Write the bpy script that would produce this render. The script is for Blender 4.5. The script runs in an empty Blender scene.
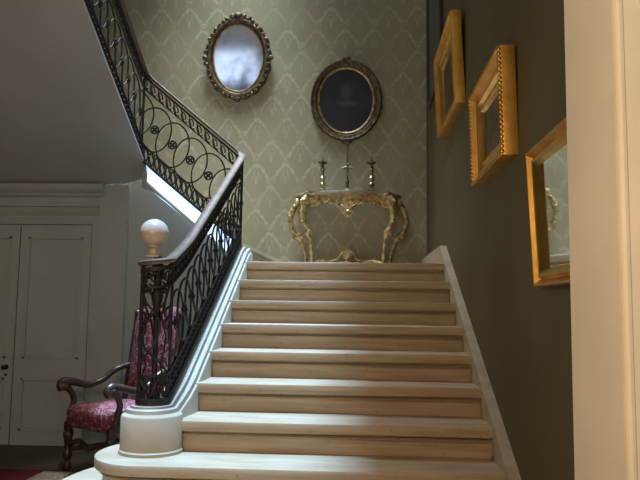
import bpy, bmesh, math, random
from mathutils import Vector, Matrix
random.seed(7)
PI = math.pi
C = bpy.context.scene.collection
MW = {}          # world matrix of each parent, so part meshes can be written in world or local space

# ------------------------------------------------------------------ materials
def mat(name, col, rough=.6, metal=0., spec=.5, var=0., vscale=6., stretch=(1, 1, 1), bump=0., bscale=60., col2=None):
    m = bpy.data.materials.new(name); m.use_nodes = True
    nt = m.node_tree; N = nt.nodes; L = nt.links
    b = N['Principled BSDF']
    b.inputs['Base Color'].default_value = (*col, 1)
    b.inputs['Roughness'].default_value = rough
    b.inputs['Metallic'].default_value = metal
    b.inputs['Specular IOR Level'].default_value = spec
    if var > 0 or col2 or bump > 0:
        tc = N.new('ShaderNodeTexCoord'); mp = N.new('ShaderNodeMapping')
        L.new(tc.outputs['Object'], mp.inputs['Vector']); mp.inputs['Scale'].default_value = stretch
    if var > 0 or col2:
        nz = N.new('ShaderNodeTexNoise'); nz.inputs['Scale'].default_value = vscale; nz.inputs['Detail'].default_value = 6
        L.new(mp.outputs['Vector'], nz.inputs['Vector'])
        rp = N.new('ShaderNodeValToRGB'); L.new(nz.outputs['Fac'], rp.inputs['Fac'])
        c2 = col2 or tuple(c * (1 - var) for c in col)
        c1 = col if col2 else tuple(min(1, c * (1 + var)) for c in col)
        rp.color_ramp.elements[0].position = .35; rp.color_ramp.elements[0].color = (*c2, 1)
        rp.color_ramp.elements[1].position = .65; rp.color_ramp.elements[1].color = (*c1, 1)
        L.new(rp.outputs['Color'], b.inputs['Base Color'])
    if bump > 0:
        nb = N.new('ShaderNodeTexNoise'); nb.inputs['Scale'].default_value = bscale; nb.inputs['Detail'].default_value = 4
        L.new(mp.outputs['Vector'], nb.inputs['Vector'])
        bp = N.new('ShaderNodeBump'); bp.inputs['Strength'].default_value = bump; bp.inputs['Distance'].default_value = .01
        L.new(nb.outputs['Fac'], bp.inputs['Height']); L.new(bp.outputs['Normal'], b.inputs['Normal'])
    return m

class NG:
    """tiny helper to write math-node graphs"""
    def __init__(s, m):
        s.nt = m.node_tree; s.N = s.nt.nodes; s.L = s.nt.links; s.b = s.N['Principled BSDF']
    def xyz(s):
        tc = s.N.new('ShaderNodeTexCoord'); sp = s.N.new('ShaderNodeSeparateXYZ')
        s.L.new(tc.outputs['Object'], sp.inputs[0]); s.vec = tc.outputs['Object']
        return sp.outputs
    def m(s, op, a, b=None, c=None):
        n = s.N.new('ShaderNodeMath'); n.operation = op
        for i, v in enumerate((a, b, c)):
            if v is None: continue
            if isinstance(v, (int, float)): n.inputs[i].default_value = v
            else: s.L.new(v, n.inputs[i])
        return n.outputs[0]
    def noise(s, scale, detail=4, vec=None):
        n = s.N.new('ShaderNodeTexNoise'); n.inputs['Scale'].default_value = scale; n.inputs['Detail'].default_value = detail
        s.L.new(vec or s.vec, n.inputs['Vector']); return n.outputs['Fac']
    def smooth(s, v, a, b):
        n = s.N.new('ShaderNodeMapRange'); n.interpolation_type = 'SMOOTHSTEP'
        s.L.new(v, n.inputs['Value']); n.inputs['From Min'].default_value = a; n.inputs['From Max'].default_value = b
        return n.outputs['Result']
    def mix(s, f, c1, c2):
        n = s.N.new('ShaderNodeMix'); n.data_type = 'RGBA'
        s.L.new(f, n.inputs[0]) if not isinstance(f, (int, float)) else None
        for i, c in ((6, c1), (7, c2)):
            if isinstance(c, tuple): n.inputs[i].default_value = (*c, 1)
            else: s.L.new(c, n.inputs[i])
        return n.outputs[2]
    def ell(s, x, y, cx, cy, rx, ry, soft=.3):
        dx = s.m('DIVIDE', s.m('SUBTRACT', x, cx), rx); dy = s.m('DIVIDE', s.m('SUBTRACT', y, cy), ry)
        d = s.m('SQRT', s.m('ADD', s.m('MULTIPLY', dx, dx), s.m('MULTIPLY', dy, dy)))
        return s.smooth(d, 1 + soft, 1 - soft)

def damask():
    m = mat('damask', (.3, .29, .2), .55, spec=.35)
    g = NG(m); o = g.xyz(); x, z = o[0], o[2]
    P, H = .34, .27
    row = g.m('FLOOR', g.m('DIVIDE', z, H)); w = g.m('FRACT', g.m('DIVIDE', z, H))
    t = g.m('MULTIPLY', g.m('SUBTRACT', g.m('FRACT', g.m('ADD', g.m('DIVIDE', x, P), g.m('MULTIPLY', row, .5))), .5), 2)
    at_ = g.m('ABSOLUTE', t)
    jit = g.m('ADD', g.m('MULTIPLY', g.m('SUBTRACT', g.noise(30, 3), .5), .42), g.m('MULTIPLY', g.m('SINE', g.m('MULTIPLY', at_, 21)), .035))
    def band(curve, wd):
        return g.smooth(g.m('ABSOLUTE', g.m('ADD', g.m('SUBTRACT', w, curve), jit)), wd, wd * .3)
    # foliate ogee arches, staggered from row to row, with a small palmette inside each
    ogee = g.m('SUBTRACT', .90, g.m('MULTIPLY', g.m('POWER', at_, 1.25), .82))
    a1 = g.m('MULTIPLY', band(ogee, .12), g.smooth(at_, .95, .75))
    stem = g.m('MULTIPLY', g.m('MULTIPLY', g.smooth(at_, .13, .05), g.smooth(w, .42, .30)), .6)
    fan = g.m('MULTIPLY', g.m('MULTIPLY', g.ell(t, w, 0, .42, .40, .20, .35), g.smooth(g.m('SINE', g.m('ADD', g.m('MULTIPLY', at_, 22), g.m('MULTIPLY', w, 9))), -.1, .7)), .5)
    tips = g.m('MULTIPLY', g.m('MULTIPLY', g.ell(at_, w, 1.0, .16, .30, .20, .4), g.smooth(g.noise(40, 2), .42, .58)), .8)
    pat = g.m('MAXIMUM', g.m('MAXIMUM', a1, stem), g.m('MAXIMUM', fan, tips))
    wear = g.smooth(g.noise(2.2, 3), .3, .62)
    pat = g.m('MULTIPLY', pat, g.m('ADD', .22, g.m('MULTIPLY', wear, .7)))
    base = g.mix(g.smooth(g.noise(1.3, 5), .3, .7), (.285, .270, .175), (.33, .312, .215))
    col = g.mix(pat, base, (.43, .42, .318))
    g.L.new(col, g.b.inputs['Base Color'])
    return m

def stone_mat(name, c1, c2):
    m = mat(name, c1, .42, spec=.4)
    g = NG(m); o = g.xyz()
    mp = g.N.new('ShaderNodeMapping'); g.L.new(g.vec, mp.inputs['Vector']); mp.inputs['Scale'].default_value = (.9, 4, 14)
    n1 = g.noise(3.0, 6, mp.outputs['Vector'])
    col = g.mix(g.smooth(n1, .32, .68), c1, c2)
    sp = g.smooth(g.noise(38, 2), .66, .74)
    col = g.mix(g.m('MULTIPLY', sp, .45), col, (.16, .11, .07))
    g.L.new(col, g.b.inputs['Base Color'])
    g.L.new(g.m('ADD', .36, g.m('MULTIPLY', g.noise(7, 3), .2)), g.b.inputs['Roughness'])
    return m

def brocade():
    m = mat('brocade', (.25, .03, .04), .7, spec=.3)
    g = NG(m); o = g.xyz()
    n = g.noise(17, 3); n2 = g.noise(30, 2)
    pat = g.smooth(g.m('ABSOLUTE', g.m('SUBTRACT', n, .5)), .035, .015)
    blot = g.smooth(n2, .64, .69)
    col = g.mix(g.smooth(g.noise(9, 2), .35, .65), (.10, .014, .02), (.17, .03, .04))
    col = g.mix(g.m('MAXIMUM', pat, blot), col, (.30, .18, .17))
    g.L.new(col, g.b.inputs['Base Color'])
    return m

def portrait():
    m = mat('portrait_canvas', (.03, .03, .035), .45, spec=.35)
    g = NG(m); o = g.xyz(); x, z = o[0], o[2]
    n = g.noise(6, 4)
    face = g.ell(x, z, -.0, .10, .058, .080, .75)
    collar = g.ell(x, z, .02, -.035, .10, .03, .8)
    body = g.ell(x, z, .0, -.33, .3, .28, .25)
    col = g.mix(g.smooth(n, .3, .7), (.020, .020, .024), (.034, .034, .038))
    col = g.mix(body, col, (.024, .023, .034))
    col = g.mix(g.m('MULTIPLY', face, .7), col, (.085, .08, .075))
    col = g.mix(g.m('MULTIPLY', collar, .5), col, (.12, .115, .12))
    g.L.new(col, g.b.inputs['Base Color'])
    return m

def old_painting(name, c1, c2, sc=5):
    m = mat(name, c1, .4, spec=.4)
    g = NG(m); g.xyz()
    col = g.mix(g.smooth(g.noise(sc, 5), .35, .65), c1, c2)
    g.L.new(col, g.b.inputs['Base Color']); return m

def foxed_mirror():
    m = mat('foxed_mirror', (.78, .84, .95), .05, 1.)
    g = NG(m); g.xyz()
    n = g.smooth(g.noise(6, 6), .45, .75)
    col = g.mix(n, (.80, .86, .97), (.52, .57, .68))
    g.L.new(col, g.b.inputs['Base Color'])
    g.L.new(g.m('ADD', .04, g.m('MULTIPLY', g.noise(5, 4), .12)), g.b.inputs['Roughness']); return m

def parquet():
    m = mat('parquet', (.06, .045, .032), .5, spec=.3)
    g = NG(m); o = g.xyz(); x, y = o[0], o[1]
    bx = g.m('FLOOR', g.m('DIVIDE', y, .12))
    r = g.m('FRACT', g.m('MULTIPLY', g.m('SINE', g.m('MULTIPLY', bx, 12.9898)), 43758.5))
    edge = g.m('LESS_THAN', g.m('FRACT', g.m('DIVIDE', y, .12)), .05)
    col = g.mix(r, (.060, .044, .031), (.095, .07, .05))
    col = g.mix(edge, col, (.02, .014, .01))
    g.L.new(col, g.b.inputs['Base Color']); return m

M = dict(
    damask=damask(),
    olive=mat('olive_wall', (.100, .083, .038), .62, spec=.25, var=.10, vscale=1.5),
    cream=mat('cream_paint', (.82, .74, .60), .5, spec=.3, var=.05, vscale=3),
    grey=mat('grey_panel_paint', (.38, .42, .41), .55, spec=.3, var=.05, vscale=2.5),
    plaster=mat('grey_plaster', (.35, .355, .345), .75, spec=.2, var=.05, vscale=1.5),
    plasterwhite=mat('white_plaster', (.74, .75, .76), .6, spec=.3, var=.05, vscale=4),
    step=stone_mat('step_stone', (.45, .345, .235), (.36, .262, .168)),
    string=mat('string_stone', (.42, .37, .29), .5, spec=.35, var=.08, vscale=6),
    stringr=mat('skirting_stone', (.40, .335, .24), .55, spec=.3, var=.12, vscale=8),
    drum=mat('pedestal_stone', (.40, .315, .215), .55, spec=.3, var=.08, vscale=7),
    iron=mat('black_iron', (.020, .017, .016), .6, .2, var=.2, vscale=30),
    rail=mat('worn_handrail', (.12, .075, .05), .45, spec=.5, var=.25, vscale=14),
    gold=mat('gilt_wood', (.86, .50, .12), .36, 1., col2=(.66, .36, .08), vscale=9, bump=.10, bscale=60),
    oldgold=mat('old_gilt', (.70, .54, .26), .38, .5, col2=(.22, .16, .07), vscale=22, bump=.5, bscale=80),
    bronze=mat('tarnished_gilt', (.17, .13, .075), .5, .6, col2=(.055, .042, .028), vscale=26, bump=.6, bscale=70),
    darkframe=mat('dark_frame', (.05, .04, .028), .45, .2),
    brass=mat('old_brass', (.40, .34, .19), .35, .9, col2=(.17, .14, .08), vscale=30),
    marble=mat('console_marble', (.34, .27, .18), .3, spec=.5, col2=(.2, .15, .1), vscale=9),
    walnut=mat('dark_walnut', (.040, .022, .016), .32, spec=.5, var=.3, vscale=20),
    brocade=brocade(), portrait=portrait(), foxed=foxed_mirror(), parquet=parquet(),
    mirror=mat('mirror_glass', (.80, .84, .80), .03, 1.),
    paintA=old_painting('brown_painting', (.05, .032, .018), (.16, .11, .065)),
    paintB=old_painting('umber_painting', (.045, .032, .016), (.12, .08, .035)),
    paintC=old_painting('grey_painting', (.05, .047, .042), (.11, .10, .085)),
    ball=mat('ball_stone', (.60, .52, .42), .3, spec=.5, col2=(.46, .37, .27), vscale=9),
    rug=mat('rug_red', (.11, .022, .02), .95, spec=.1, col2=(.11, .02, .02), vscale=22),
    fringe=mat('rug_fringe', (.33, .29, .22), .95, spec=.1, var=.3, vscale=50),
    black=mat('black_metal', (.015, .014, .013), .4, .5),
    ceil=mat('ceiling_plaster', (.55, .55, .52), .8, spec=.2),
)

# ------------------------------------------------------------------ mesh builder
class MB:
    def __init__(s): s.bm = bmesh.new()
    def grid(s, rings, closed_ring=True, closed_path=False, caps=True):
        bm = s.bm; V = [[bm.verts.new(p) for p in r] for r in rings]
        n = len(V[0]); k = len(V)
        for i in range(k if closed_path else k - 1):
            A, B = V[i], V[(i + 1) % k]
            for j in range(n if closed_ring else n - 1):
                j2 = (j + 1) % n
                try: bm.faces.new((A[j], A[j2], B[j2], B[j]))
                except ValueError: pass
        if caps and closed_ring and not closed_path:
            for R in (V[0], V[-1]):
                try: bm.faces.new(R)
                except ValueError: pass
        return s
    def box(s, a, b):
        (x0, y0, z0), (x1, y1, z1) = a, b
        return s.grid([[(x0, y0, z0), (x1, y0, z0), (x1, y1, z0), (x0, y1, z0)], [(x0, y0, z1), (x1, y0, z1), (x1, y1, z1), (x0, y1, z1)]])
    def prism_x(s, yz, x0, x1): return s.grid([[(x0, y, z) for y, z in yz], [(x1, y, z) for y, z in yz]])
    def prism_y(s, xz, y0, y1): return s.grid([[(x, y0, z) for x, z in xz], [(x, y1, z) for x, z in xz]])
    def prism_z(s, xy, z0, z1): return s.grid([[(x, y, z0) for x, y in xy], [(x, y, z1) for x, y in xy]])
    def tube(s, pts, r, n=6, closed=False):
        P = [Vector(p) for p in pts]; k = len(P)
        rr = r if isinstance(r, (list, tuple)) else [r] * k
        T = []
        for i in range(k):
            a = P[(i - 1) % k] if (closed or i > 0) else P[i]
            b = P[(i + 1) % k] if (closed or i < k - 1) else P[i]
            t = (b - a); T.append(t.normalized() if t.length > 1e-9 else Vector((0, 0, 1)))
        u = T[0].orthogonal().normalized(); rings = []
        for i in range(k):
            u = (u - T[i] * u.dot(T[i])).normalized(); w = T[i].cross(u)
            rings.append([P[i] + (u * math.cos(2 * PI * j / n) + w * math.sin(2 * PI * j / n)) * rr[i] for j in range(n)])
        return s.grid(rings, True, closed)
    def lathe(s, prof, c=(0, 0, 0), n=20, axis='z'):
        rings = []
        for r, h in prof:
            r = max(r, 1e-4); ring = []
            for j in range(n):
                a, b = r * math.cos(2 * PI * j / n), r * math.sin(2 * PI * j / n)
                p = (a, b, h) if axis == 'z' else ((a, h, b) if axis == 'y' else (h, a, b))
                ring.append((c[0] + p[0], c[1] + p[1], c[2] + p[2]))
            rings.append(ring)
        return s.grid(rings)
    def ball(s, c, r, n=10, sc=(1, 1, 1)):
        rings = []
        for i in range(n + 1):
            t = -PI / 2 + PI * i / n; rr = max(math.cos(t), 1e-3) * r
            rings.append([(c[0] + sc[0] * rr * math.cos(2 * PI * j / (2 * n)), c[1] + sc[1] * rr * math.sin(2 * PI * j / (2 * n)), c[2] + sc[2] * r * math.sin(t)) for j in range(2 * n)])
        return s.grid(rings)
    def torus_xz(s, c, rx, rz, prof, n=64, wob=None):
        """oval frame in the XZ plane: prof = closed list of (outward offset, y)"""
        rings = []
        for i in range(n):
            a = 2 * PI * i / n; k = wob(a) if wob else 0
            rings.append([(c[0] + (rx + d * (1 + k)) * math.cos(a), c[1] + y, c[2] + (rz + d * (1 + k)) * math.sin(a)) for d, y in prof])
        return s.grid(rings, True, True)
    def build(s, name, m, parent=None, smooth=True, local=False, kind=None, label=None, mods=True):
        bmesh.ops.recalc_face_normals(s.bm, faces=s.bm.faces)
        me = bpy.data.meshes.new(name)
        o = bpy.data.objects.new(name, me); C.objects.link(o)
        W = None
        if parent is not None:
            W = MW.get(parent.name, Matrix())
            o.parent = parent; MW[o.name] = W
            if not local: s.bm.transform(W.inverted())
        s.bm.to_mesh(me); s.bm.free()
        me.materials.append(m)
        if smooth:
            for p in me.polygons: p.use_smooth = True
            try: me.set_sharp_from_angle(angle=math.radians(42))
            except Exception: pass
        if kind: o['kind'] = kind
        if label: o['label'] = label
        return o

def smoothpts(P, n=28):
    out = []; k = len(P) - 1
    for j in range(n + 1):
        t = j / n * k; i = min(int(t), k - 1); f = t - i
        p0, p1, p2, p3 = (Vector(P[max(i - 1, 0)]), Vector(P[i]), Vector(P[i + 1]), Vector(P[min(i + 2, k)]))
        out.append(.5 * ((2 * p1) + (p2 - p0) * f + (2 * p0 - 5 * p1 + 4 * p2 - p3) * f * f + (3 * p1 - p0 - 3 * p2 + p3) * f ** 3))
    return out

def thing(name, label, cat, loc, rotz=0., group=None, rot=None):
    o = bpy.data.objects.new(name, None); C.objects.link(o)
    o.empty_display_size = .1
    o.location = loc; o.rotation_euler = rot or (0, 0, rotz)
    from mathutils import Euler
    MW[o.name] = Matrix.Translation(loc) @ Euler(rot or (0, 0, rotz)).to_matrix().to_4x4()
    o['label'] = label; o['category'] = cat
    if group: o['group'] = group
    return o
def copy_tree(o, loc, label):
    r = o.copy(); C.objects.link(r); r.location = loc; r['label'] = label
    def rec(src, dst):
        for ch in list(src.children):
            c = ch.copy(); C.objects.link(c); c.parent = dst; rec(ch, c)
    rec(o, r); return r
def struct(mb, name, m, parent=None, smooth=False):
    return mb.build(name, m, parent, smooth=smooth, kind=None if parent else 'structure')

# ------------------------------------------------------------------ dimensions (metres, camera stands at x=0 y=0)
R, T = .1665, .33
YL, ZL = 5.69, 1.665          # landing nosing
XL, XR = -.94, .72            # clear width of lower flight
YB, XW = 7.74, .78            # back wall, right wall
YD = 6.20                     # panelled wall beneath the upper flight
XLW, YF, ZC = -4.4, -3.2, 6.4 # left wall, wall behind the camera, ceiling
nose = lambda y: ZL + (R / T) * (y - YL)

# ------------------------------------------------------------------ the room
struct(MB().box((XLW, YF, -.1), (3.2, YD + .1, 0)), 'floor', M['parquet'])
struct(MB().box((XLW, YB, -.1), (XW + .15, YB + .15, ZC)), 'wall_back', M['damask'])
struct(MB().box((XW, 1.66, -.1), (XW + .15, YB, ZC)), 'wall_right', M['olive'])
struct(MB().box((XLW - .15, YF, -.1), (XLW, YB + .15, ZC)), 'wall_left', M['plaster'])
# cream opening jamb at the right, with its rounded corner bead
jb = MB()
jb.box((.626, 1.66, -.1), (XW, 2.04, ZC))
jb.box((.640, 1.645, -.1), (3.2, 1.66, ZC))
jb.tube([(.639, 1.653, -.1), (.639, 1.653, ZC)], .0125, 10)
struct(jb, 'wall_jamb', M['cream'])
struct(MB().box((3.2, YF, -.1), (3.35, 1.7, ZC)), 'wall_side', M['cream'])
# wall behind the camera with a tall upper window
wf = MB(); wx0, wx1, wz0, wz1 = -4.15, -2.75, 4.1, 6.1
wf.box((XLW, YF - .2, -.1), (3.2, YF, wz0)); wf.box((XLW, YF - .2, wz1), (3.2, YF, ZC))
wf.box((XLW, YF - .2, wz0), (wx0, YF, wz1)); wf.box((wx1, YF - .2, wz0), (3.2, YF, wz1))
struct(wf, 'wall_front', M['plaster'])
w1 = MB(); fy = YF - .12
for a, b in (((wx0, fy, wz0), (wx0 + .06, fy + .06, wz1)), ((wx1 - .06, fy, wz0), (wx1, fy + .06, wz1)), ((wx0, fy, wz0), (wx1, fy + .06, wz0 + .06)), ((wx0, fy, wz1 - .06), (wx1, fy + .06, wz1)),
             ((-3.48, fy, wz0), (-3.42, fy + .06, wz1)), ((wx0, fy, 5.1), (wx1, fy + .06, 5.14))): w1.box(a, b)
struct(w1, 'window_1', M['plasterwhite'])
# ceiling with the roof light over the stair well
SX0, SX1, SY0, SY1 = -2.05, -.06, 2.3, 7.45
cl = MB()
cl.box((XLW, YF, ZC), (SX0, YB, ZC + .3)); cl.box((SX1, YF, ZC), (3.2, YB, ZC + .3))
cl.box((SX0, YF, ZC), (SX1, SY0, ZC + .3)); cl.box((SX0, SY1, ZC), (SX1, YB, ZC + .3))
struct(cl, 'ceiling', M['ceil'])
w2 = MB()
for a, b in (((SX0, SY0, ZC + .2), (SX0 + .05, SY1, ZC + .28)), ((SX1 - .05, SY0, ZC + .2), (SX1, SY1, ZC + .28)), ((SX0, SY0, ZC + .2), (SX1, SY0 + .05, ZC + .28)), ((SX0, SY1 - .05, ZC + .2), (SX1, SY1, ZC + .28))): w2.box(a, b)
struct(w2, 'window_2', M['plasterwhite'])

# panelled wall under the stair: plain wall, door leaves, casing, pilaster, cornice
wd = MB()
wd.prism_y([(XLW, -.1), (-1.15, -.1), (-1.15, 1.73), (-2.05, 2.44), (-2.3, 2.44), (XLW, 2.44)], YD + .02, YD + .14)
struct(wd, 'wall_hall', M['grey'])
bb = MB()
bb.box((-2.47, YD - .03, 0), (-1.13, YD + .02, .12)); bb.box((-2.47, YD - .02, .12), (-1.13, YD + .02, .135))
struct(bb, 'baseboard_hall', M['grey'])
def leaf(name, x0, x1, side):
    d = MB()
    y1 = YD + .02; y0 = YD - .02
    zs = [(.13, .60), (.78, 1.91)]
    st = .075
    d.box((x0, y0, .0), (x0 + st, y1, 2.02)); d.box((x1 - st, y0, 0), (x1, y1, 2.02))
    for a, b in ((0, .13), (.60, .78), (1.91, 2.02)): d.box((x0 + st, y0, a), (x1 - st, y1, b))
    for a, b in zs:
        X0, X1 = x0 + st, x1 - st
        d.box((X0, y0 + .022, a), (X1, y1, b))                 # sunk panel
        for q in (((X0, y0 - .008, a), (X0 + .018, y1, b)), ((X1 - .018, y0 - .008, a), (X1, y1, b)), ((X0, y0 - .008, a), (X1, y1, a + .018)), ((X0, y0 - .008, b - .018), (X1, y1, b))): d.box(*q)
    return struct(d, name, M['grey'])
d1 = leaf('door_1', -3.92, -3.176, -1)
d2 = leaf('door_2', -3.164, -2.49, 1)
h = MB(); h.lathe([(.0, -.0), (.022, 0), (.022, .006), (.008, .01), (.008, .035), (.02, .045), (.022, .058), (.012, .07), (.0, .072)], (0, 0, 0), 14, 'y')
bmesh.ops.transform(h.bm, matrix=Matrix.Translation((-3.235, YD - .02, .70)) @ Matrix.Rotation(PI, 4, 'Z'), verts=h.bm.verts)
h.lathe([(.0, 0), (.012, 0), (.012, .006), (0, .006)], (-3.235, YD - .03, .63), 10, 'y')
h.build('door_handle', M['black'], d1)
def casing(x0, x1, y0, z1, w):
    t = MB()
    for k, (dw, dy) in enumerate(((0, .0), (.022, -.014), (.05, -.024))):
        for a, b in (((x0 - w, y0 + dy, 0), (x0 - dw, YD + .02, z1 + w)), ((x1 + dw, y0 + dy, 0), (x1 + w, YD + .02, z1 + w)), ((x0 - dw, y0 + dy, z1 + dw), (x1 + dw, YD + .02, z1 + w))): t.box(a, b)
    return t
struct(casing(-3.93, -2.483, YD - .025, 2.03, .075), 'trim_1', M['grey'])
co = MB()
co.prism_x([(YD + .02, 2.20), (YD - .015, 2.20), (YD - .02, 2.22), (YD - .02, 2.285), (YD - .06, 2.30), (YD - .065, 2.315), (YD - .04, 2.335), (YD - .075, 2.36), (YD - .09, 2.385), (YD - .09, 2.405), (YD + .02, 2.405)], XLW, -2.375)
struct(co, 'trim_2', M['grey'])
pl = MB()
pl.box((-2.412, YD - .045, 0), (-2.15, YD + .02, 2.40)); pl.box((-2.412, YD - .055, 0), (-2.145, YD + .02, .14)); pl.box((-2.36, YD - .05, .2), (-2.175, YD + .02, 2.3))
struct(pl, 'trim_3', M['grey'])

# ------------------------------------------------------------------ the staircase
st = thing('staircase', 'wide pale staircase with ten broad steps rising to a landing and turning left', 'staircase', (0, 4.2, 0))
def step_profile(z, b):
    return [(.045, b), (.045, z - .092), (.036, z - .086), (.028, z - .078), (.040, z - .072), (.05, z - .068), (.05, z - .060), (.010, z - .058), (.002, z - .054), (0, z - .045), (0, z - .008), (.002, z - .002), (.006, z)]
for i in range(7):            # straight steps from the landing down
    z = ZL - i * R; y = YL - i * T
    yb = y + T + .06 if i else YB - .002
    prof = [(y + a, h) for a, h in step_profile(z, z - R - .005)]
    prof += [(yb, z), (yb, z - R - .005)]
    MB().prism_x(prof, XL - .03, XR + .03).build('step' if i else 'landing', M['step'], st)
cx, cy = -1.11, 3.71
for i, (rx, ry) in ((7, (.285, .33)), (8, (.50, .66)), (9, (.76, .99))):   # curved-ended bottom steps
    z = ZL - i * R
    rings = []
    for a, h in step_profile(z, z - R):
        loop = [(XR + .03, cy - ry + a)]
        for k in range(25):
            t = -PI / 2 - PI * k / 24
            loop.append((cx + (rx - a) * math.cos(t), cy + (ry - a) * math.sin(t)))
        loop.append((XR + .03, cy + ry - a))
        rings.append([(x, y, h) for x, y in loop])
    MB().grid(rings).build('step', M['step'], st)

# inner line of the stair:  x, y, string height, rail height
key = []
for k in range(13):
    t = math.radians(198 + (360 - 198) * k / 12)
    key.append((-1.127 + .077 * math.cos(t), 3.76 + .085 * math.sin(t), .755, 1.532 + .030 * (k / 12) ** 1.5))
key += [(-1.05, 3.83, .79, 1.588), (-1.05, 3.93, .835, 1.622), (-1.05, 4.05, .892, 1.668), (-1.05, 4.17, nose(4.17) + .055, 1.718)]
for y in (4.5, 4.87, 5.22, 5.55, 5.86): key.append((-1.05, y, nose(y) + .05, 1.718 + .515 * (y - 4.17)))
key += [(-1.045, 5.95, 1.825, 2.645), (-1.06, 6.01, 1.835, 2.672), (-1.10, 6.03, 1.860, 2.705)]
for k in range(1, 9):
    f = k / 8; key.append((-1.10 - .81 * f, 6.03 + .01 * f, 1.860 + .67 * f, 2.705 + .68 * f))
key += [(-1.955, 6.03, 2.57, 3.425), (-1.985, 6.0, 2.60, 3.46), (-1.995, 5.95, 2.66, 3.495)]
for k in range(1, 12):
    y = 5.95 - .24 * k; key.append((-1.995, y, 2.66 + .57 * .24 * k, 3.495 + .495 * .24 * k))
S = [0.]
for a, b in zip(key, key[1:]): S.append(S[-1] + math.hypot(b[0] - a[0], b[1] - a[1]))
def at(s):
    s = min(max(s, 0), S[-1] - 1e-6); i = 0
    while S[i + 1] < s: i += 1
    f = (s - S[i]) / (S[i + 1] - S[i]); a, b = key[i], key[i + 1]
    return tuple(a[j] + (b[j] - a[j]) * f for j in range(4))
def PT(s, w, dz=0.):
    x, y, zb, zr = at(s); return Vector((x, y, zb + w * (zr - zb) + dz))
def PZ(s, z):
    x, y, _, _ = at(s); return Vector((x, y, z))
def side(i):
    a, b = key[max(i - 1, 0)], key[min(i + 1, len(key) - 1)]
    d = Vector((b[0] - a[0], b[1] - a[1], 0)).normalized(); return d.cross(Vector((0, 0, 1)))
def sweep(prof, i0, i1, mb=None):
    """prof(i) -> [(offset towards the stair, z)]"""
    mb = mb or MB(); rings = []
    for i in range(i0, i1):
        sd = side(i); x, y = key[i][:2]
        rings.append([(x + sd.x * a, y + sd.y * a, z) for a, z in prof(i)])
    return mb.grid(rings)
iC = next(i for i, k in enumerate(key) if abs(k[1] - 5.95) < 1e-6 and k[0] > -1.5)      # landing corner
iK = next(i for i, k in enumerate(key) if abs(k[0] + 1.955) < 1e-6)     # upper bend
# moulded string of the lower flight (runs into the drum)
def sp_low(i):
    z = key[i][2]; q = .66 if i <= 12 else (.80 if i == 13 else (.93 if i == 14 else 1.))
    P = [(-.085, 0), (-.085, z - .05), (-.07, z - .03), (-.05, z - .008), (.014, z - .008), (.018, z - .040), (.032, z - .042), (.036, z - .010), (.054, z - .012), (.058, z - .046), (.071, z - .050), (.075, z - .022), (.092, z - .030), (.096, z - .062), (.106, z - .066), (.112, z - .085), (.112, 0)]
    if i <= 12: P = [(max(a, -.06), max(b, .45)) for a, b in P]
    return [(a * q if a > 0 else a, b) for a, b in P]
sweep(sp_low, 0, iC + 2).build('string', M['string'], st)
# drum under the newel
dr = MB()
dr.lathe([(0, .4995), (.172, .4995), (.172, .515), (.165, .522), (.165, .692), (.16, .70), (.12, .705), (0, .705)], (cx, cy, 0), 40)
dr.build('newel_pedestal', M['drum'], st)
# upper strings, soffits
def sp_mid(i):
    z = key[i][2]
    return [(-.02, z - .005), (-.045, z - .012), (-.05, z - .03), (-.12, z - .13), (-.12, z - .15), (-.09, z - .165), (.16, z - .19), (.16, z - .03), (.05, z - .005)]
sweep(sp_mid, iC + 2, iK + 1).build('string', M['plasterwhite'], st)
zs = lambda y: 2.655 + .56 * (5.95 - y)
rings = []
for k in range(16):
    y = 6.195 - .236 * k; z = zs(y)
    rings.append([(-2.025, y, z - .004), (-1.965, y, z - .004), (-1.963, y, z - .03), (-2.02, y, z - .05), (-2.09, y, z - .075), (-2.21, y, z - .098), (-2.45, y, z - .108), (XLW + .01, y, z - .11), (XLW + .01, y, z - .0), (-2.11, y, z - .0)])
MB().grid(rings).build('soffit', M['plaster'], st)
# winding steps of the second flight and straight steps of the third
for k in range(5):
    xi0 = -1.20 - .16 * k; xo0 = -1.27 - .33 * k; xi1, xo1 = xi0 - .30, xo0 - .5
    z = ZL + (k + 1) * R - .03
    MB().prism_z([(xi0, 6.36), (xo0, YB - .005), (xo1 if k < 4 else XLW + .02, YB - .005), (xi1 if k < 4 else XLW + .02, 6.36)], z - .16, z).build('step', M['step'], st)
for k in range(9):
    y = 6.1 - .29 * k; z = 2.60 + .1625 * (k + 1) - .06
    MB().prism_x([(y, zs(y) - .05), (y, z), (y - .31, z), (y - .31, min(zs(y - .31) - .05, z - .01))], XLW + .02, -2.12).build('step', M['step'], st)
# wall skirtings that follow the flights
rs = MB()
def skirt(y): return nose(y) + .018
prof_out = [(2.1, 0), (2.1, skirt(2.1)), (6.01, 1.843), (YB - .002, 1.84), (YB - .002, ZL - .2), (5.9, 1.2), (5.0, 0)]
rs.prism_x(prof_out, XR, XW - .002)
rs.build('skirting', M['stringr'], st)
ls = MB()
zt = lambda x: 1.80 + .445 * (-.84 - x)
for dz0, dz1, d in ((-.42, -.04, .018), (-.10, -.085, .024), (-.045, -.02, .032), (-.025, 0., .024)):
    q0 = max(zt(-.84) + dz0, ZL); ls.prism_y([(-.84, q0), (-.84, zt(-.84) + dz1), (-2.6, zt(-2.6) + dz1), (-2.6, zt(-2.6) + dz0)] + ([(-1.45, ZL)] if dz0 < -.2 else []), YB - d, YB - .001)
ls.prism_y([(-.84, ZL), (-.84, 1.80), (-.81, 1.79), (-.81, ZL)], YB - .03, YB - .001)
ls.build('skirting', M['string'], st)
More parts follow.
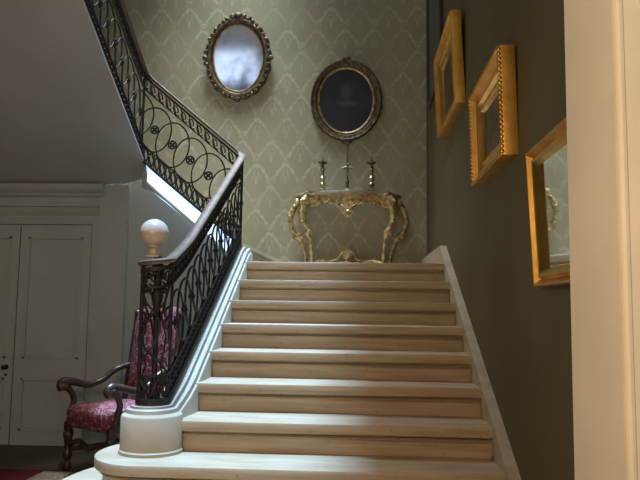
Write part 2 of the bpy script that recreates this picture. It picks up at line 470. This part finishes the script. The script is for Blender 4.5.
bk = MB(); bk.box((-.81, YB - .018, ZL), (XR, YB + .01, ZL + .10)); bk.box((-.81, YB - .026, ZL + .085), (XR, YB + .01, ZL + .105))
struct(bk, 'baseboard_back', M['stringr'])

# ------------------------------------------------------------------ wrought-iron balustrade
ba = thing('balustrade', 'black wrought-iron stair balustrade with interlaced rings and a worn brown handrail', 'balustrade', (-1.11, 3.71, .747))
def hp(i):
    z = key[i][3]
    return [(-.030, z - .020), (-.032, z - .010), (-.022, z - .002), (0, z), (.022, z - .002), (.032, z - .010), (.030, z - .020), (.018, z - .032), (-.018, z - .032)]
sweep(hp, 0, len(key)).build('handrail', M['rail'], ba, label='worn brown handrail')
def flat(w, dz, hw, hh):
    def p(i):
        z = key[i][2] + w * (key[i][3] - key[i][2]) + dz
        return [(-hw, z - hh), (hw, z - hh), (hw, z + hh), (-hw, z + hh)]
    return p
sweep(flat(.80, 0, .011, .006), 0, len(key)).build('bar', M['iron'], ba)
sweep(flat(.19, 0, .011, .007), 0, len(key)).build('bar', M['iron'], ba)
sweep(flat(0, .012, .016, .014), 0, len(key)).build('bar', M['iron'], ba)
sweep(flat(1, -.056, .014, .012), 0, len(key)).build('bar', M['iron'], ba)
L_ = S[-1]; sp = .172
n = int(L_ / sp)
Sc = [S[iC + 1], S[iK + 1]]
for k in range(n):
    s0 = S[iC + 2] - .075 - sp * 13 + sp * k
    if s0 < S[12] + .06: continue
    if s0 > L_ - .17: break
    x, y, zb, zr = at(s0); zc = zb + .455 * (zr - zb); h = zr - zb
    pts = []
    for j in range(28):
        t = 2 * PI * j / 28; pts.append(PZ(max(s0 + .158 * math.cos(t), .003), zc + .245 * h * math.sin(t)))
    MB().tube(pts, .0072, 6, True).build('ring', M['iron'], ba)
    ro = MB()
    a, b = at(max(s0 - .01, 0)), at(s0 + .01); d = Vector((b[0] - a[0], b[1] - a[1], 0)).normalized(); c = Vector((x, y, zc)); nn = d.cross(Vector((0, 0, 1)))
    ro.tube([c + d * .036 * math.cos(2 * PI * j / 14) + Vector((0, 0, .036 * math.sin(2 * PI * j / 14))) for j in range(14)], .008, 6, True)
    for q in range(4):
        t = PI / 4 + q * PI / 2; ro.ball(c + (d * math.cos(t) + Vector((0, 0, math.sin(t)))) * .018, .011, 5)
    ro.ball(c, .014, 5, (1.2, 1.2, 1))
    ro.tube([c - nn * .02, c + nn * .02], .012, 8)
    ro.build('rosette', M['iron'], ba)
for pts in ([(.012, .80), (.07, .69), (.125, .62), (.15, .52), (.12, .40), (.05, .30), (.02, .20)], [(S[12], .82), (.17, .68), (.10, .60), (.055, .50), (.07, .38), (.15, .29), (S[12], .20)]):
    P = smoothpts([PT(a, b) for a, b in pts], 26); MB().tube(P, .007, 6).build('scroll', M['iron'], ba)
for s0, w0 in ((.045, .555), (.205, .575)):
    c = PT(s0, w0); a, b = at(s0 - .01), at(s0 + .01); d = Vector((b[0] - a[0], b[1] - a[1], 0)).normalized()
    ro = MB()
    for dz in (-.032, .032):
        ro.tube([c + Vector((0, 0, dz)) + d * .028 * math.cos(2 * PI * j / 14) + Vector((0, 0, .028 * math.sin(2 * PI * j / 14))) for j in range(14)], .009, 6, True)
    ro.build('rosette', M['iron'], ba)
# running-wave band under the handrail and lattice band over the string
ub = MB(); lb = MB()
u = .075; k = 0
while u * (k + 1) < L_:
    s0 = u * (k + .5); k += 1
    x, y, zb, zr = at(s0); h = zr - zb; lo = zb + .80 * h; hi = zr - .06; zc = (lo + hi) / 2; r = (hi - lo) / 2
    sl = (at(s0 + .02)[3] - at(s0 - .02)[3]) / .04 if .03 < s0 < L_ - .03 else 0
    P = []
    for j in range(13):
        t = math.radians(-150 + 390 * j / 12); q = 1 - .55 * j / 12
        ds = .034 * q * math.cos(t); P.append(PZ(s0 + ds, zc + r * .92 * q * math.sin(t) + sl * ds))
    ub.tube(P, .0062, 5)
    ds = .05; ub.tube([PZ(s0 - .034, lo - sl * .03), PZ(s0 - .0, lo + .012), PZ(s0 + .03, hi + sl * .03)], .0055, 5)
v = .052; k = 0
while v * (k + 1) < L_:
    s0 = v * (k + .5); k += 1
    a, b = PT(s0 - v / 2, .03), PT(s0 + v / 2, .19); a2, b2 = PT(s0 - v / 2, .19), PT(s0 + v / 2, .03)
    lb.tube([a, b], .0075, 5); lb.tube([a2, b2], .0075, 5)
    c = (a + b + a2 + b2) / 4
    lb.ball(c, .016, 5)
    lb.tube([PT(s0, .03), PT(s0, .19)], .005, 5)
ub.build('scroll_band', M['iron'], ba); lb.build('lattice_band', M['iron'], ba)
# uprights at the end of the curl and at the bends
for s0, r in ((.006, .012), (S[iC], .012), (S[iK + 1], .011), (S[12] + .04, .009)):
    MB().tube([PT(s0, 0), PT(s0, .97)], r, 8).build('upright', M['iron'], ba)
# iron newel standing inside the curl: shaft, branching scrolls, stone ball
nx, ny = -1.122, 3.76
nw = MB()
nw.lathe([(0, .745), (.05, .745), (.052, .765), (.03, .785), (.018, .83), (.024, .86), (.015, .90), (.016, 1.20), (.025, 1.235), (.018, 1.26), (.028, 1.31), (.036, 1.345), (.024, 1.37), (.022, 1.44), (.034, 1.47), (.040, 1.50), (.026, 1.52), (.022, 1.56), (0, 1.56)], (nx, ny, 0), 16)
for t in (215, 325):
    a = math.radians(t); d = Vector((math.cos(a), math.sin(a), 0)); b = Vector((nx, ny, 0))
    P = [b + d * q + Vector((0, 0, z)) for q, z in ((.015, 1.12), (.03, 1.2), (.065, 1.28), (.08, 1.345), (.06, 1.40), (.035, 1.38), (.04, 1.345))]
    nw.tube(P, .007, 6)
    P = [b + d * q + Vector((0, 0, z)) for q, z in ((.02, 1.27), (.055, 1.20), (.085, 1.12), (.075, 1.03), (.05, .96), (.07, .90), (.08, .84), (.04, .80))]
    nw.tube(P, .006, 6)
    nw.ball(b + d * .062 + Vector((0, 0, 1.37)), .018, 6); nw.ball(b + d * .05 + Vector((0, 0, 1.45)), .02, 6)
nwo = nw.build('newel', M['iron'], ba)
fb = MB(); bx, by = -1.152, 3.76
fb.lathe([(0, 1.555), (.042, 1.555), (.044, 1.568), (.026, 1.578), (.024, 1.602), (.040, 1.614), (.034, 1.624)] + [(.080 * math.cos(t), 1.694 + .080 * math.sin(t)) for t in [math.radians(-62 + 152 * j / 14) for j in range(15)]], (bx, by, 0), 28)
fb.build('ball_finial', M['ball'], nwo, label='pale polished ball on the newel')

# ------------------------------------------------------------------ console table on the landing
ct = thing('console_table', 'gilded carved console table with scrolling legs against the patterned wall', 'console table', (-.115, YB - .03, ZL))
def mirrored(fn):
    for sx in (-1, 1): fn(sx)
tp = MB()
def topoutline(k, n=30):
    pts = [(-.60 * k, 0), (-.60 * k, -.10)]
    pts += [(-.57 * k, -.17), (-.50 * k, -.24), (-.475 * k, -.34), (-.44 * k, -.375)]
    for j in range(13):
        x = -.40 + .80 * j / 12; pts.append((x * k, -.385 - .028 * math.cos(x / .40 * PI) * k))
    pts += [(.44 * k, -.375), (.475 * k, -.34), (.50 * k, -.24), (.57 * k, -.17), (.60 * k, -.10), (.60 * k, 0)]
    return pts
tp.grid([[(x, y, z) for x, y in topoutline(k)] for k, z in ((.95, .855), (.985, .862), (1.0, .872), (1.0, .885), (.985, .893), (.96, .895))])
tp.build('table_top', M['marble'], ct, local=True)
ap = MB()
def low(x):
    a = abs(x); return .735 + .022 * math.cos(min(a, .46) / .46 * 2 * PI + PI) * 1.0 - .11 * math.exp(-(x / .085) ** 2)
xs = [-.46 + .92 * j / 46 for j in range(47)]
yf = lambda x: -.350 - .026 * math.cos(x / .40 * PI)
rings = [[(x, yf(x), low(x)), (x, yf(x), .858), (x, yf(x) + .03, .858), (x, yf(x) + .03, low(x))] for x in xs]
ap.grid(rings)
for sx in (-1, 1):
    pts = [(.46, -.345), (.50, -.22), (.57, -.14), (.57, -.01)]
    ap.grid([[(sx * x, y, .72 - .02 * i), (sx * x, y, .858), (sx * (x - .025), y + .01, .858), (sx * (x - .025), y + .01, .72 - .02 * i)] for i, (x, y) in enumerate(pts)])
apo = ap.build('apron', M['oldgold'], ct, local=True)
cv = MB()
for sx in (-1, 1):
    def sc(cx_, cz_, r0, turns, a0, dirn, rad=.009, y=-.012):
        P = []
        for j in range(16):
            t = a0 + dirn * turns * 2 * PI * j / 15; q = r0 * (1 - .8 * j / 15)
            x = cx_ + q * math.cos(t); P.append((sx * x, yf(x) + y, cz_ + q * math.sin(t)))
        cv.tube(P, [rad * (1 - .3 * j / 15) for j in range(16)], 6)
    sc(.12, .79, .05, 1.3, PI, 1); sc(.22, .80, .04, 1.3, PI, -1); sc(.31, .79, .042, 1.3, 0, 1); sc(.40, .80, .04, 1.2, PI, 1, .011)
    sc(.06, .73, .045, 1.2, PI / 2, -1, .011)
    for j in range(9):
        x = .07 + .045 * j; cv.ball((sx * x, yf(x) - .008, low(x) + .012), .013, 5, (1.3, .8, .8))
for j in range(7):                      # shell at the centre
    a = math.radians(-60 + 20 * j); cv.tube([(0, -.395, .665), (.05 * math.sin(a), -.405, .70 + .035 * math.cos(a)), (.085 * math.sin(a), -.395, .70 + .085 * math.cos(a))], [.006, .011, .013], 6)
cv.tube([(-.05, -.392, .70), (-.02, -.40, .645), (0, -.40, .615), (.02, -.40, .645), (.05, -.392, .70)], .011, 6)
cv.ball((0, -.40, .66), .026, 6)
cv.build('carving', M['oldgold'], apo, local=True)
for sx in (-1, 1):                       # corner leaves
    g = MB(); g.ball((sx * .47, -.35, .80), .036, 6, (1, .8, 1.3))
    for j in range(5): g.tube([(sx * (.455 + .004 * j), -.36, .85), (sx * (.44 + .018 * j), -.378, .79), (sx * (.45 + .012 * j), -.362, .735)], [.005, .010, .004], 5)
    g.build('corner_leaf', M['oldgold'], apo, local=True)
    g = MB(); g.ball((sx * .575, -.15, .80), .036, 6, (.8, 1, 1.3)); g.build('corner_leaf', M['oldgold'], apo, local=True)
def volute(g, c, r, sx, a0, dirn, rad, turns=1.5):
    P = []
    for j in range(18):
        t = a0 + dirn * turns * 2 * PI * j / 17; q = r * (1 - .82 * j / 17)
        P.append((c[0] + sx * q * math.cos(t), c[1] - .006 * j / 17, c[2] + q * math.sin(t)))
    g.tube(P, [rad * (1 - .45 * j / 17) for j in range(18)], 7); g.ball((c[0], c[1] - .012, c[2]), r * .36, 6)
def leg(path, sx, r0, y0):
    up, low_ = path; g = MB()
    Q = smoothpts([(sx * x, y0 + dy, z) for x, dy, z in up], 22)
    g.tube(Q, [r0 * (1.15 - .55 * j / 22) for j in range(23)], 10)
    e = Q[-1]; volute(g, (e.x + sx * .018, e.y - .01, e.z + .012), .034, sx, PI * 1.2, 1, .013)
    volute(g, (Q[1].x - sx * .0, Q[1].y - .02, Q[1].z - .01), .042, sx, PI * .4, -1, .015)
    W = smoothpts([(sx * x, y0 + dy, z) for x, dy, z in low_], 22)
    g.tube(W, [r0 * (.62 + .30 * math.exp(-((j / 22 - .05) / .2) ** 2) - .12 * j / 22) for j in range(23)], 10)
    b = W[0]; volute(g, (b.x - sx * .014, b.y - .012, b.z - .012), .034, sx, PI * .3, -1, .013)
    c = Q[9]; n_ = 9
    for q in range(-3, 4):          # acanthus leaf on the knee
        p = Q[9 + q * 2]; g.tube([p + Vector((0, -r0 * .8, .015)), p + Vector((sx * .012, -r0 * 1.25, 0)), p + Vector((0, -r0 * .7, -.022))], [.004, .011, .003], 5)
    f = W[-1]; g.lathe([(0, 0), (.036, 0), (.042, .014), (.032, .034), (.022, .055), (0, .055)], (f.x, f.y, 0), 12)
    return g
front = ([(.452, 0, .80), (.482, -.01, .70), (.492, -.015, .61), (.470, -.01, .52), (.425, 0, .455), (.400, 0, .435)], [(.445, -.005, .445), (.418, 0, .39), (.402, 0, .31), (.394, 0, .20), (.392, 0, .10), (.40, -.01, .03)])
back = ([(.55, 0, .81), (.618, -.02, .74), (.650, -.03, .64), (.650, -.03, .56), (.615, -.02, .47), (.560, 0, .425), (.525, 0, .42)], [(.600, 0, .42), (.545, 0, .38), (.505, 0, .30), (.478, 0, .18), (.468, 0, .10), (.475, 0, .03)])
for sx in (-1, 1):
    leg(front, sx, .036, -.315).build('leg', M['oldgold'], ct, local=True)
    leg(back, sx, .034, -.07).build('leg', M['oldgold'], ct, local=True)
sr = MB()
for sx in (-1, 1):
    sr.tube(smoothpts([(sx * .395, -.315, .10), (sx * .28, -.24, .135), (sx * .16, -.20, .115), (0, -.20, .13)], 16), .02, 8)
    sr.tube(smoothpts([(sx * .47, -.07, .10), (sx * .30, -.13, .12), (sx * .14, -.19, .12)], 12), .016, 8)
    sr.tube(smoothpts([(sx * .19, -.22, .135), (sx * .11, -.23, .155), (sx * .075, -.235, .20), (sx * .04, -.235, .235)], 10), .014, 8)
sr.lathe([(0, .09), (.06, .10), (.065, .13), (.04, .15), (0, .155)], (0, -.205, 0), 14)
sro = sr.build('stretcher', M['oldgold'], ct, local=True)
sh = MB()
for j in range(7):
    a = math.radians(-66 + 22 * j); sh.tube([(0, -.23, .14), (.05 * math.sin(a), -.245, .175 + .035 * math.cos(a)), (.082 * math.sin(a), -.235, .185 + .075 * math.cos(a))], [.008, .013, .015], 6)
sh.ball((0, -.25, .165), .028, 6); sh.ball((0, -.235, .285), .018, 6)
sh.build('shell_ornament', M['oldgold'], sro, local=True)

# candlesticks and the slender standing cross
ztop = ZL + .895
def candlestick(loc, label):
    t = thing('candlestick', label, 'candlestick', loc, 0, 'candlesticks on the console')
    MB().lathe([(0, 0), (.062, 0), (.066, .012), (.05, .022), (.036, .03), (.042, .042), (.022, .058), (.016, .07), (0, .07)], n=18).build('base', M['brass'], t, local=True)
    MB().lathe([(0, .066), (.020, .07), (.036, .10), (.026, .125), (.016, .135), (.036, .17), (.024, .195), (.014, .205), (.018, .25), (.034, .275), (.016, .295), (.015, .33), (0, .33)], n=16).build('stem', M['brass'], t, local=True)
    MB().lathe([(0, .328), (.012, .33), (.050, .345), (.054, .356), (.018, .352), (.017, .375), (.006, .377), (.004, .42), (0, .422)], n=16).build('drip_pan', M['bronze'], t, local=True)
    return t
c1 = candlestick((-.405, YB - .22, ztop), 'left metal candlestick on the gilded console table')
copy_tree(c1, (.145, YB - .22, ztop), 'right metal candlestick on the gilded console table')
cr = thing('standing_cross', 'tall slender metal cross standing between the two candlesticks under the oval portrait', 'cross', (-.125, YB - .24, ztop))
MB().lathe([(0, 0), (.085, 0), (.085, .014), (.06, .022), (.045, .04), (.022, .052), (.018, .07), (0, .07)], n=18).build('base', M['brass'], cr, local=True)
q = MB(); q.box((-.010, -.008, .06), (.010, .008, .56)); q.ball((0, 0, .565), .016, 6); q.lathe([(0, .06), (.02, .065), (.014, .10), (.022, .13), (.012, .16), (0, .16)], n=12)
q.build('shaft', M['bronze'], cr, local=True)
q = MB(); q.box((-.05, -.009, .275), (.05, .009, .296))
q.ball((-.052, 0, .2855), .013, 5); q.ball((.052, 0, .2855), .013, 5); q.ball((0, -.014, .325), .014, 6); q.tube([(-.04, -.012, .30), (0, -.016, .295), (.04, -.012, .30)], .006, 5); q.tube([(0, -.016, .31), (.004, -.018, .25), (0, -.014, .19)], [.01, .012, .006], 6)
q.build('crosspiece', M['brass'], cr, local=True)

# ------------------------------------------------------------------ oval mirror and oval portrait
om = thing('oval_mirror', 'oval foxed mirror in a carved dark gilt frame high on the patterned wall', 'mirror', (-1.425, YB - .062, 4.19), rot=(math.radians(6), 0, 0))
prof = [(0, -.02), (.02, -.03), (.035, -.055), (.06, -.062), (.085, -.05), (.10, -.03), (.105, 0), (0, 0)]
rxm, rzm = .288, .388
MBm = MB(); MBm.torus_xz((0, -.0, 0), rxm, rzm, prof, 72, lambda a: .10 * math.sin(18 * a))
for j in range(40):
    a = 2 * PI * j / 40; MBm.ball(((rxm + .085) * math.cos(a), -.05, (rzm + .085) * math.sin(a)), .02 + .005 * (j % 2), 5, (1, .7, 1))
for a, r in [(90, .05), (80, .038), (100, .038), (70, .03), (110, .03), (270, .036), (180, .034), (0, .034), (172, .025), (188, .025)]:
    t = math.radians(a); MBm.ball(((rxm + .10) * math.cos(t), -.045, (rzm + .10) * math.sin(t)), r, 6, (1, .6, 1))
MBm.build('frame', M['bronze'], om, local=True)
ib = MB(); ib.torus_xz((0, 0, 0), rxm - .008, rzm - .008, [(0, -.02), (.006, -.034), (.016, -.036), (.022, -.02)], 64); ib.build('inner_bead', M['oldgold'], om, local=True)
gl = MB(); gl.grid([[((rxm + .005) * math.cos(2 * PI * j / 64), y, (rzm + .005) * math.sin(2 * PI * j / 64)) for j in range(64)] for y in (-.024, -.004)])
gl.build('glass', M['foxed'], om, local=True)

op = thing('oval_portrait', 'dark oval portrait of a person in a gilt frame above the console table', 'painting', (-.15, YB - .03, 3.685), rot=(math.radians(3), 0, 0))
rxp, rzp = .315, .375
fr = MB(); fr.torus_xz((0, 0, 0), rxp, rzp, [(0, -.015), (.025, -.025), (.045, -.05), (.07, -.05), (.085, -.062), (.10, -.04), (.103, 0), (0, 0)], 72, lambda a: .05 * math.sin(30 * a))
for j in range(56):
    a = 2 * PI * j / 56; fr.ball(((rxp + .086) * math.cos(a), -.052, (rzp + .086) * math.sin(a)), .0135, 5, (1, .8, 1))
for a, r in ((90, .036), (86, .022), (94, .022), (270, .034), (264, .024), (276, .024)):
    t = math.radians(a); fr.ball(((rxp + .11) * math.cos(t), -.04, (rzp + .11) * math.sin(t)), r, 6, (1, .6, 1))
fr.build('frame', M['bronze'], op, local=True)
ib = MB(); ib.torus_xz((0, 0, 0), rxp - .01, rzp - .01, [(0, -.016), (.01, -.032), (.022, -.036), (.034, -.02)], 64); ib.build('inner_bead', M['oldgold'], op, local=True)
gl = MB(); gl.grid([[((rxp + .005) * math.cos(2 * PI * j / 64), y, (rzp + .005) * math.sin(2 * PI * j / 64)) for j in range(64)] for y in (-.02, -.004)])
gl.build('canvas', M['portrait'], op, local=True)

# ------------------------------------------------------------------ framed pictures on the right wall
def wall_frame(name, label, cat, y0, y1, z0, z1, prof, tilt, fm, pm, inner, off=.02, innermat=None, beads=None, pname='canvas', gd=.006):
    """prof: (inset from outer edge, depth from the back); hung from the wall leaning forward by tilt"""
    w, h = y1 - y0, z1 - z0
    t = thing(name, label, cat, (XW - off, (y0 + y1) / 2, z0), rot=(0, -tilt, 0))
    def ring(ins, d):      # local: x = -depth, y along wall, z up
        return [(-d, -w / 2 + ins, ins), (-d, w / 2 - ins, ins), (-d, w / 2 - ins, h - ins), (-d, -w / 2 + ins, h - ins)]
    def closed(pr):
        g = MB(); g.grid([ring(a, b) for a, b in pr], True, True); return g
    g = closed(prof); g.build('frame', fm, t, local=True)
    if innermat:
        closed(inner).build('inner_frame', innermat, t, local=True)
    if beads:
        ins, d, r, stepb = beads; g = MB()
        for a, b in ((0, 1), (1, 2), (2, 3), (3, 0)):
            A, B = Vector(ring(ins, d)[a]), Vector(ring(ins, d)[b]); nb = int((B - A).length / stepb)
            for j in range(nb): g.ball(A.lerp(B, (j + .5) / nb), r, 4)
        g.build('beading', fm, t, local=True)
    ins = inner[-2][0] if False else max(a for a, b in (inner or prof))
    g = MB(); g.box((-gd - .008, -w / 2 + ins - .01, ins - .01), (-gd + .002, w / 2 - ins + .01, h - ins + .01)); g.build(pname, pm, t, smooth=False, local=True)
    return t
big = [(0, 0), (0, .048), (.002, .057), (.008, .061), (.014, .060), (.030, .036), (.036, .035), (.036, 0)]
bin_ = [(.036, 0), (.036, .043), (.041, .048), (.048, .048), (.054, .046), (.074, .020), (.079, .018), (.079, 0)]
wall_frame('framed_mirror', 'gilt framed mirror on the right wall, nearest the cream jamb', 'mirror', 2.12, 2.83, 1.385, 1.945, big, math.radians(2.6), M['gold'], M['mirror'], bin_, .0, M['gold'], pname='glass', gd=.017)
med = [(0, 0), (0, .066), (.006, .076), (.018, .078), (.034, .046), (.040, .044), (.040, 0)]
min_ = [(.040, 0), (.040, .048), (.050, .050), (.072, .048), (.088, .030), (.094, .030), (.098, .036), (.120, .036), (.138, .014), (.144, .012), (.144, 0)]
wall_frame('framed_painting', 'gilt framed brown painting on the right wall, middle of the three golden frames', 'painting', 3.30, 4.17, 2.045, 2.60, med, math.radians(1.3), M['gold'], M['paintA'], min_, .0, M['gold'], (.006, .078, .012, .024))
wall_frame('framed_painting', 'gilt framed painting on the right wall, farthest and highest of the three golden frames', 'painting', 4.90, 5.98, 2.80, 3.51, med, math.radians(2.6), M['gold'], M['paintB'], min_, .0, M['gold'], (.012, .078, .008, .020))
dark = [(0, 0), (0, .03), (.05, .035), (.08, .02), (.08, 0)]
wall_frame('framed_painting', 'dark framed picture at the far end of the right wall, behind the highest golden frame', 'painting', 6.15, 7.30, 3.45, 4.95, dark, math.radians(.5), M['darkframe'], M['paintC'], [(.08, 0), (.08, .02), (.1, .012), (.1, 0)], .0, M['darkframe'])

# ------------------------------------------------------------------ armchair beside the stair
ch = thing('armchair', 'high-backed carved dark wood armchair in red patterned brocade beside the stair foot', 'armchair', (-1.89, 5.40, 0), -.583)
se = MB()
def rr(w0, w1, y0, y1, z, r=.03):
    return [(-w0, y0 + r, z), (-w0 + r, y0, z), (w0 - r, y0, z), (w0, y0 + r, z), (w1, y1 - r, z), (w1 - r, y1, z), (-w1 + r, y1, z), (-w1, y1 - r, z)]
se.grid([rr(.285 + a, .25 + a, -.285 - a, .26 + a, z) for a, z in ((-.004, .335), (.004, .345), (.006, .43), (.004, .47), (-.012, .492), (-.05, .505), (-.16, .512))])
se.build('seat', M['brocade'], ch, local=True)
bkm = MB(); rings = []
prof = [(-.045, .0), (-.052, .03), (-.045, .06)]
def bring(z, hw, th):
    y = .255 + .14 * (z - .45)
    return [(-hw, y + .045, z), (-hw, y, z), (-hw * .6, y - th, z), (0, y - th * 1.15, z), (hw * .6, y - th, z), (hw, y, z), (hw, y + .045, z)]
for z, hw, th in ((.56, .25, .02), (.60, .262, .04), (.75, .268, .05), (.95, .272, .05), (1.12, .275, .05), (1.2, .268, .042), (1.25, .235, .03), (1.275, .17, .015)): rings.append(bring(z, hw, th))
bkm.grid(rings); bkm.build('backrest', M['brocade'], ch, local=True)
for sx in (-1, 1):
    g = MB()
    g.lathe([(0, 0), (.03, 0), (.036, .02), (.028, .05), (.02, .07), (.034, .10), (.038, .12), (.022, .15), (.026, .2), (.036, .25), (.042, .28), (.03, .30), (.036, .32), (.036, .37), (0, .37)], (sx * .268, -.262, 0), 12)
    g.tube([(sx * .268, -.262, .05), (sx * .268, -.31, .045), (sx * .268, -.325, .02)], [.024, .022, .016], 8)
    g.build('leg', M['walnut'], ch, local=True)
    g = MB(); g.tube([(sx * .235, .245, .40), (sx * .235, .25, .3), (sx * .238, .28, .12), (sx * .24, .32, 0)], [.026, .026, .024, .022], 8); g.build('leg', M['walnut'], ch, local=True)
    g = MB()
    A = smoothpts([(sx * .30, -.315, .62), (sx * .30, -.33, .655), (sx * .30, -.29, .68), (sx * .30, -.20, .665), (sx * .297, -.08, .635), (sx * .29, .05, .665), (sx * .28, .17, .745), (sx * .27, .29, .775)], 26)
    g.tube(A, [.034 if j < 5 else .036 - .012 * min(1, (j - 5) / 12) for j in range(27)], 10)
    g.ball((sx * .30, -.305, .645), .046, 7, (1, 1, .9))
    ao = g.build('arm', M['walnut'], ch, local=True)
    g = MB(); g.tube(smoothpts([(sx * .278, -.25, .34), (sx * .285, -.235, .45), (sx * .292, -.21, .53), (sx * .298, -.24, .60), (sx * .30, -.285, .64)], 14), [.03 - .006 * math.sin(j / 14 * PI) for j in range(15)], 8)
    g.build('arm_support', M['walnut'], ao, local=True)
    g = MB(); g.tube(smoothpts([(sx * .262, .25, .30), (sx * .27, .27, .55), (sx * .278, .325, .85), (sx * .282, .375, 1.2)], 12), .024, 8)
    g.ball((sx * .282, .378, 1.215), .03, 6); g.build('back_post', M['walnut'], ch, local=True)
g = MB(); g.tube([(-.26, -.24, .16), (-.2, -.03, .16)], .018, 6); g.tube([(.26, -.24, .16), (.2, -.03, .16)], .018, 6)
g.tube(smoothpts([(-.262, -.255, .19), (-.13, -.262, .235), (0, -.262, .2), (.13, -.262, .235), (.262, -.255, .19)], 20), .022, 8)
g.tube([(-.24, .29, .17), (-.2, -.03, .16), (.2, -.03, .16), (.24, .29, .17)], .018, 6)
g.build('stretcher', M['walnut'], ch, local=True)

# ------------------------------------------------------------------ rug
rg = thing('rug', 'red patterned rug with a pale fringe on the dark hall floor', 'rug', (-3.2, 4.0, 0))
MB().box((-4.2, 2.6, 0), (-2.40, 5.25, .012)).build('pile', M['rug'], rg, smooth=False)
MB().grid([[(x, 2.6, z), (x, 5.18, z), (x, 5.25, z)] for x, z in ((-4.2, .014), (-2.40, .014))], False).build('border', M['rug'], rg, smooth=False) if False else None
fg = MB()
for k in range(130):
    y = 2.62 + 2.62 * k / 130; fg.box((-2.40, y, 0), (-2.17 + .03 * random.random(), y + .013, .008))
fg.build('fringe', M['fringe'], rg, smooth=False)['kind'] = 'stuff'

# ------------------------------------------------------------------ light
wd_ = bpy.data.worlds.new('sky'); bpy.context.scene.world = wd_; wd_.use_nodes = True
bg = wd_.node_tree.nodes['Background']; bg.inputs[0].default_value = (.62, .76, 1.0, 1); bg.inputs[1].default_value = .6
def light(name, typ, loc, energy, col, rot=(0, 0, 0), **kw):
    d = bpy.data.lights.new(name, typ); d.energy = energy; d.color = col
    for k, v in kw.items(): setattr(d, k, v)
    o = bpy.data.objects.new(name, d); C.objects.link(o); o.location = loc; o.rotation_euler = rot; return o
light('roof_daylight', 'SUN', (-1, 4, 9), 12., (.35, .63, 1.0), (math.radians(2), 0, 0), angle=math.radians(4.5))
light('skylight_glow', 'AREA', (-1.5, 6.5, ZC + .32), 88, (.88, .95, 1.0), (0, 0, 0), shape='RECTANGLE', size=1.1, size_y=2.0, spread=math.radians(64))
light('window_daylight', 'AREA', (-3.45, YF - .05, 5.1), 7, (.72, .84, 1.0), (math.radians(80), 0, 0), shape='RECTANGLE', size=1.3, size_y=1.9)
light('hall_lantern', 'POINT', (-1.0, .1, 1.85), 150, (1.0, .71, .42), shadow_soft_size=.3)

light('jamb_fill', 'POINT', (1.5, -1.8, 2.3), 60, (1.0, .93, .84), shadow_soft_size=.2)  # added fill with no fixture behind it, brightens the jamb's camera-side face

# ------------------------------------------------------------------ camera
f, yaw, pitch, roll = 678., .0563, .0985, .0137
fw = Vector((-math.sin(yaw) * math.cos(pitch), math.cos(yaw) * math.cos(pitch), math.sin(pitch)))
r0 = Vector((math.cos(yaw), math.sin(yaw), 0)); up = r0.cross(fw)
r2 = r0 * math.cos(roll) + up * math.sin(roll); u2 = up * math.cos(roll) - r0 * math.sin(roll)
cd = bpy.data.cameras.new('camera'); cam = bpy.data.objects.new('camera', cd); C.objects.link(cam)
Mx = Matrix((r2, u2, -fw)).transposed().to_4x4(); Mx.translation = Vector((0, 0, 1.29)); cam.matrix_world = Mx
cd.lens = 36 * f / 640; cd.sensor_width = 36; cd.clip_start = .05
sc_ = bpy.context.scene; sc_.camera = cam
vs = sc_.view_settings; vs.view_transform = 'Standard'; vs.look = 'None'; vs.gamma = 1; vs.exposure = 0; vs.use_curve_mapping = False
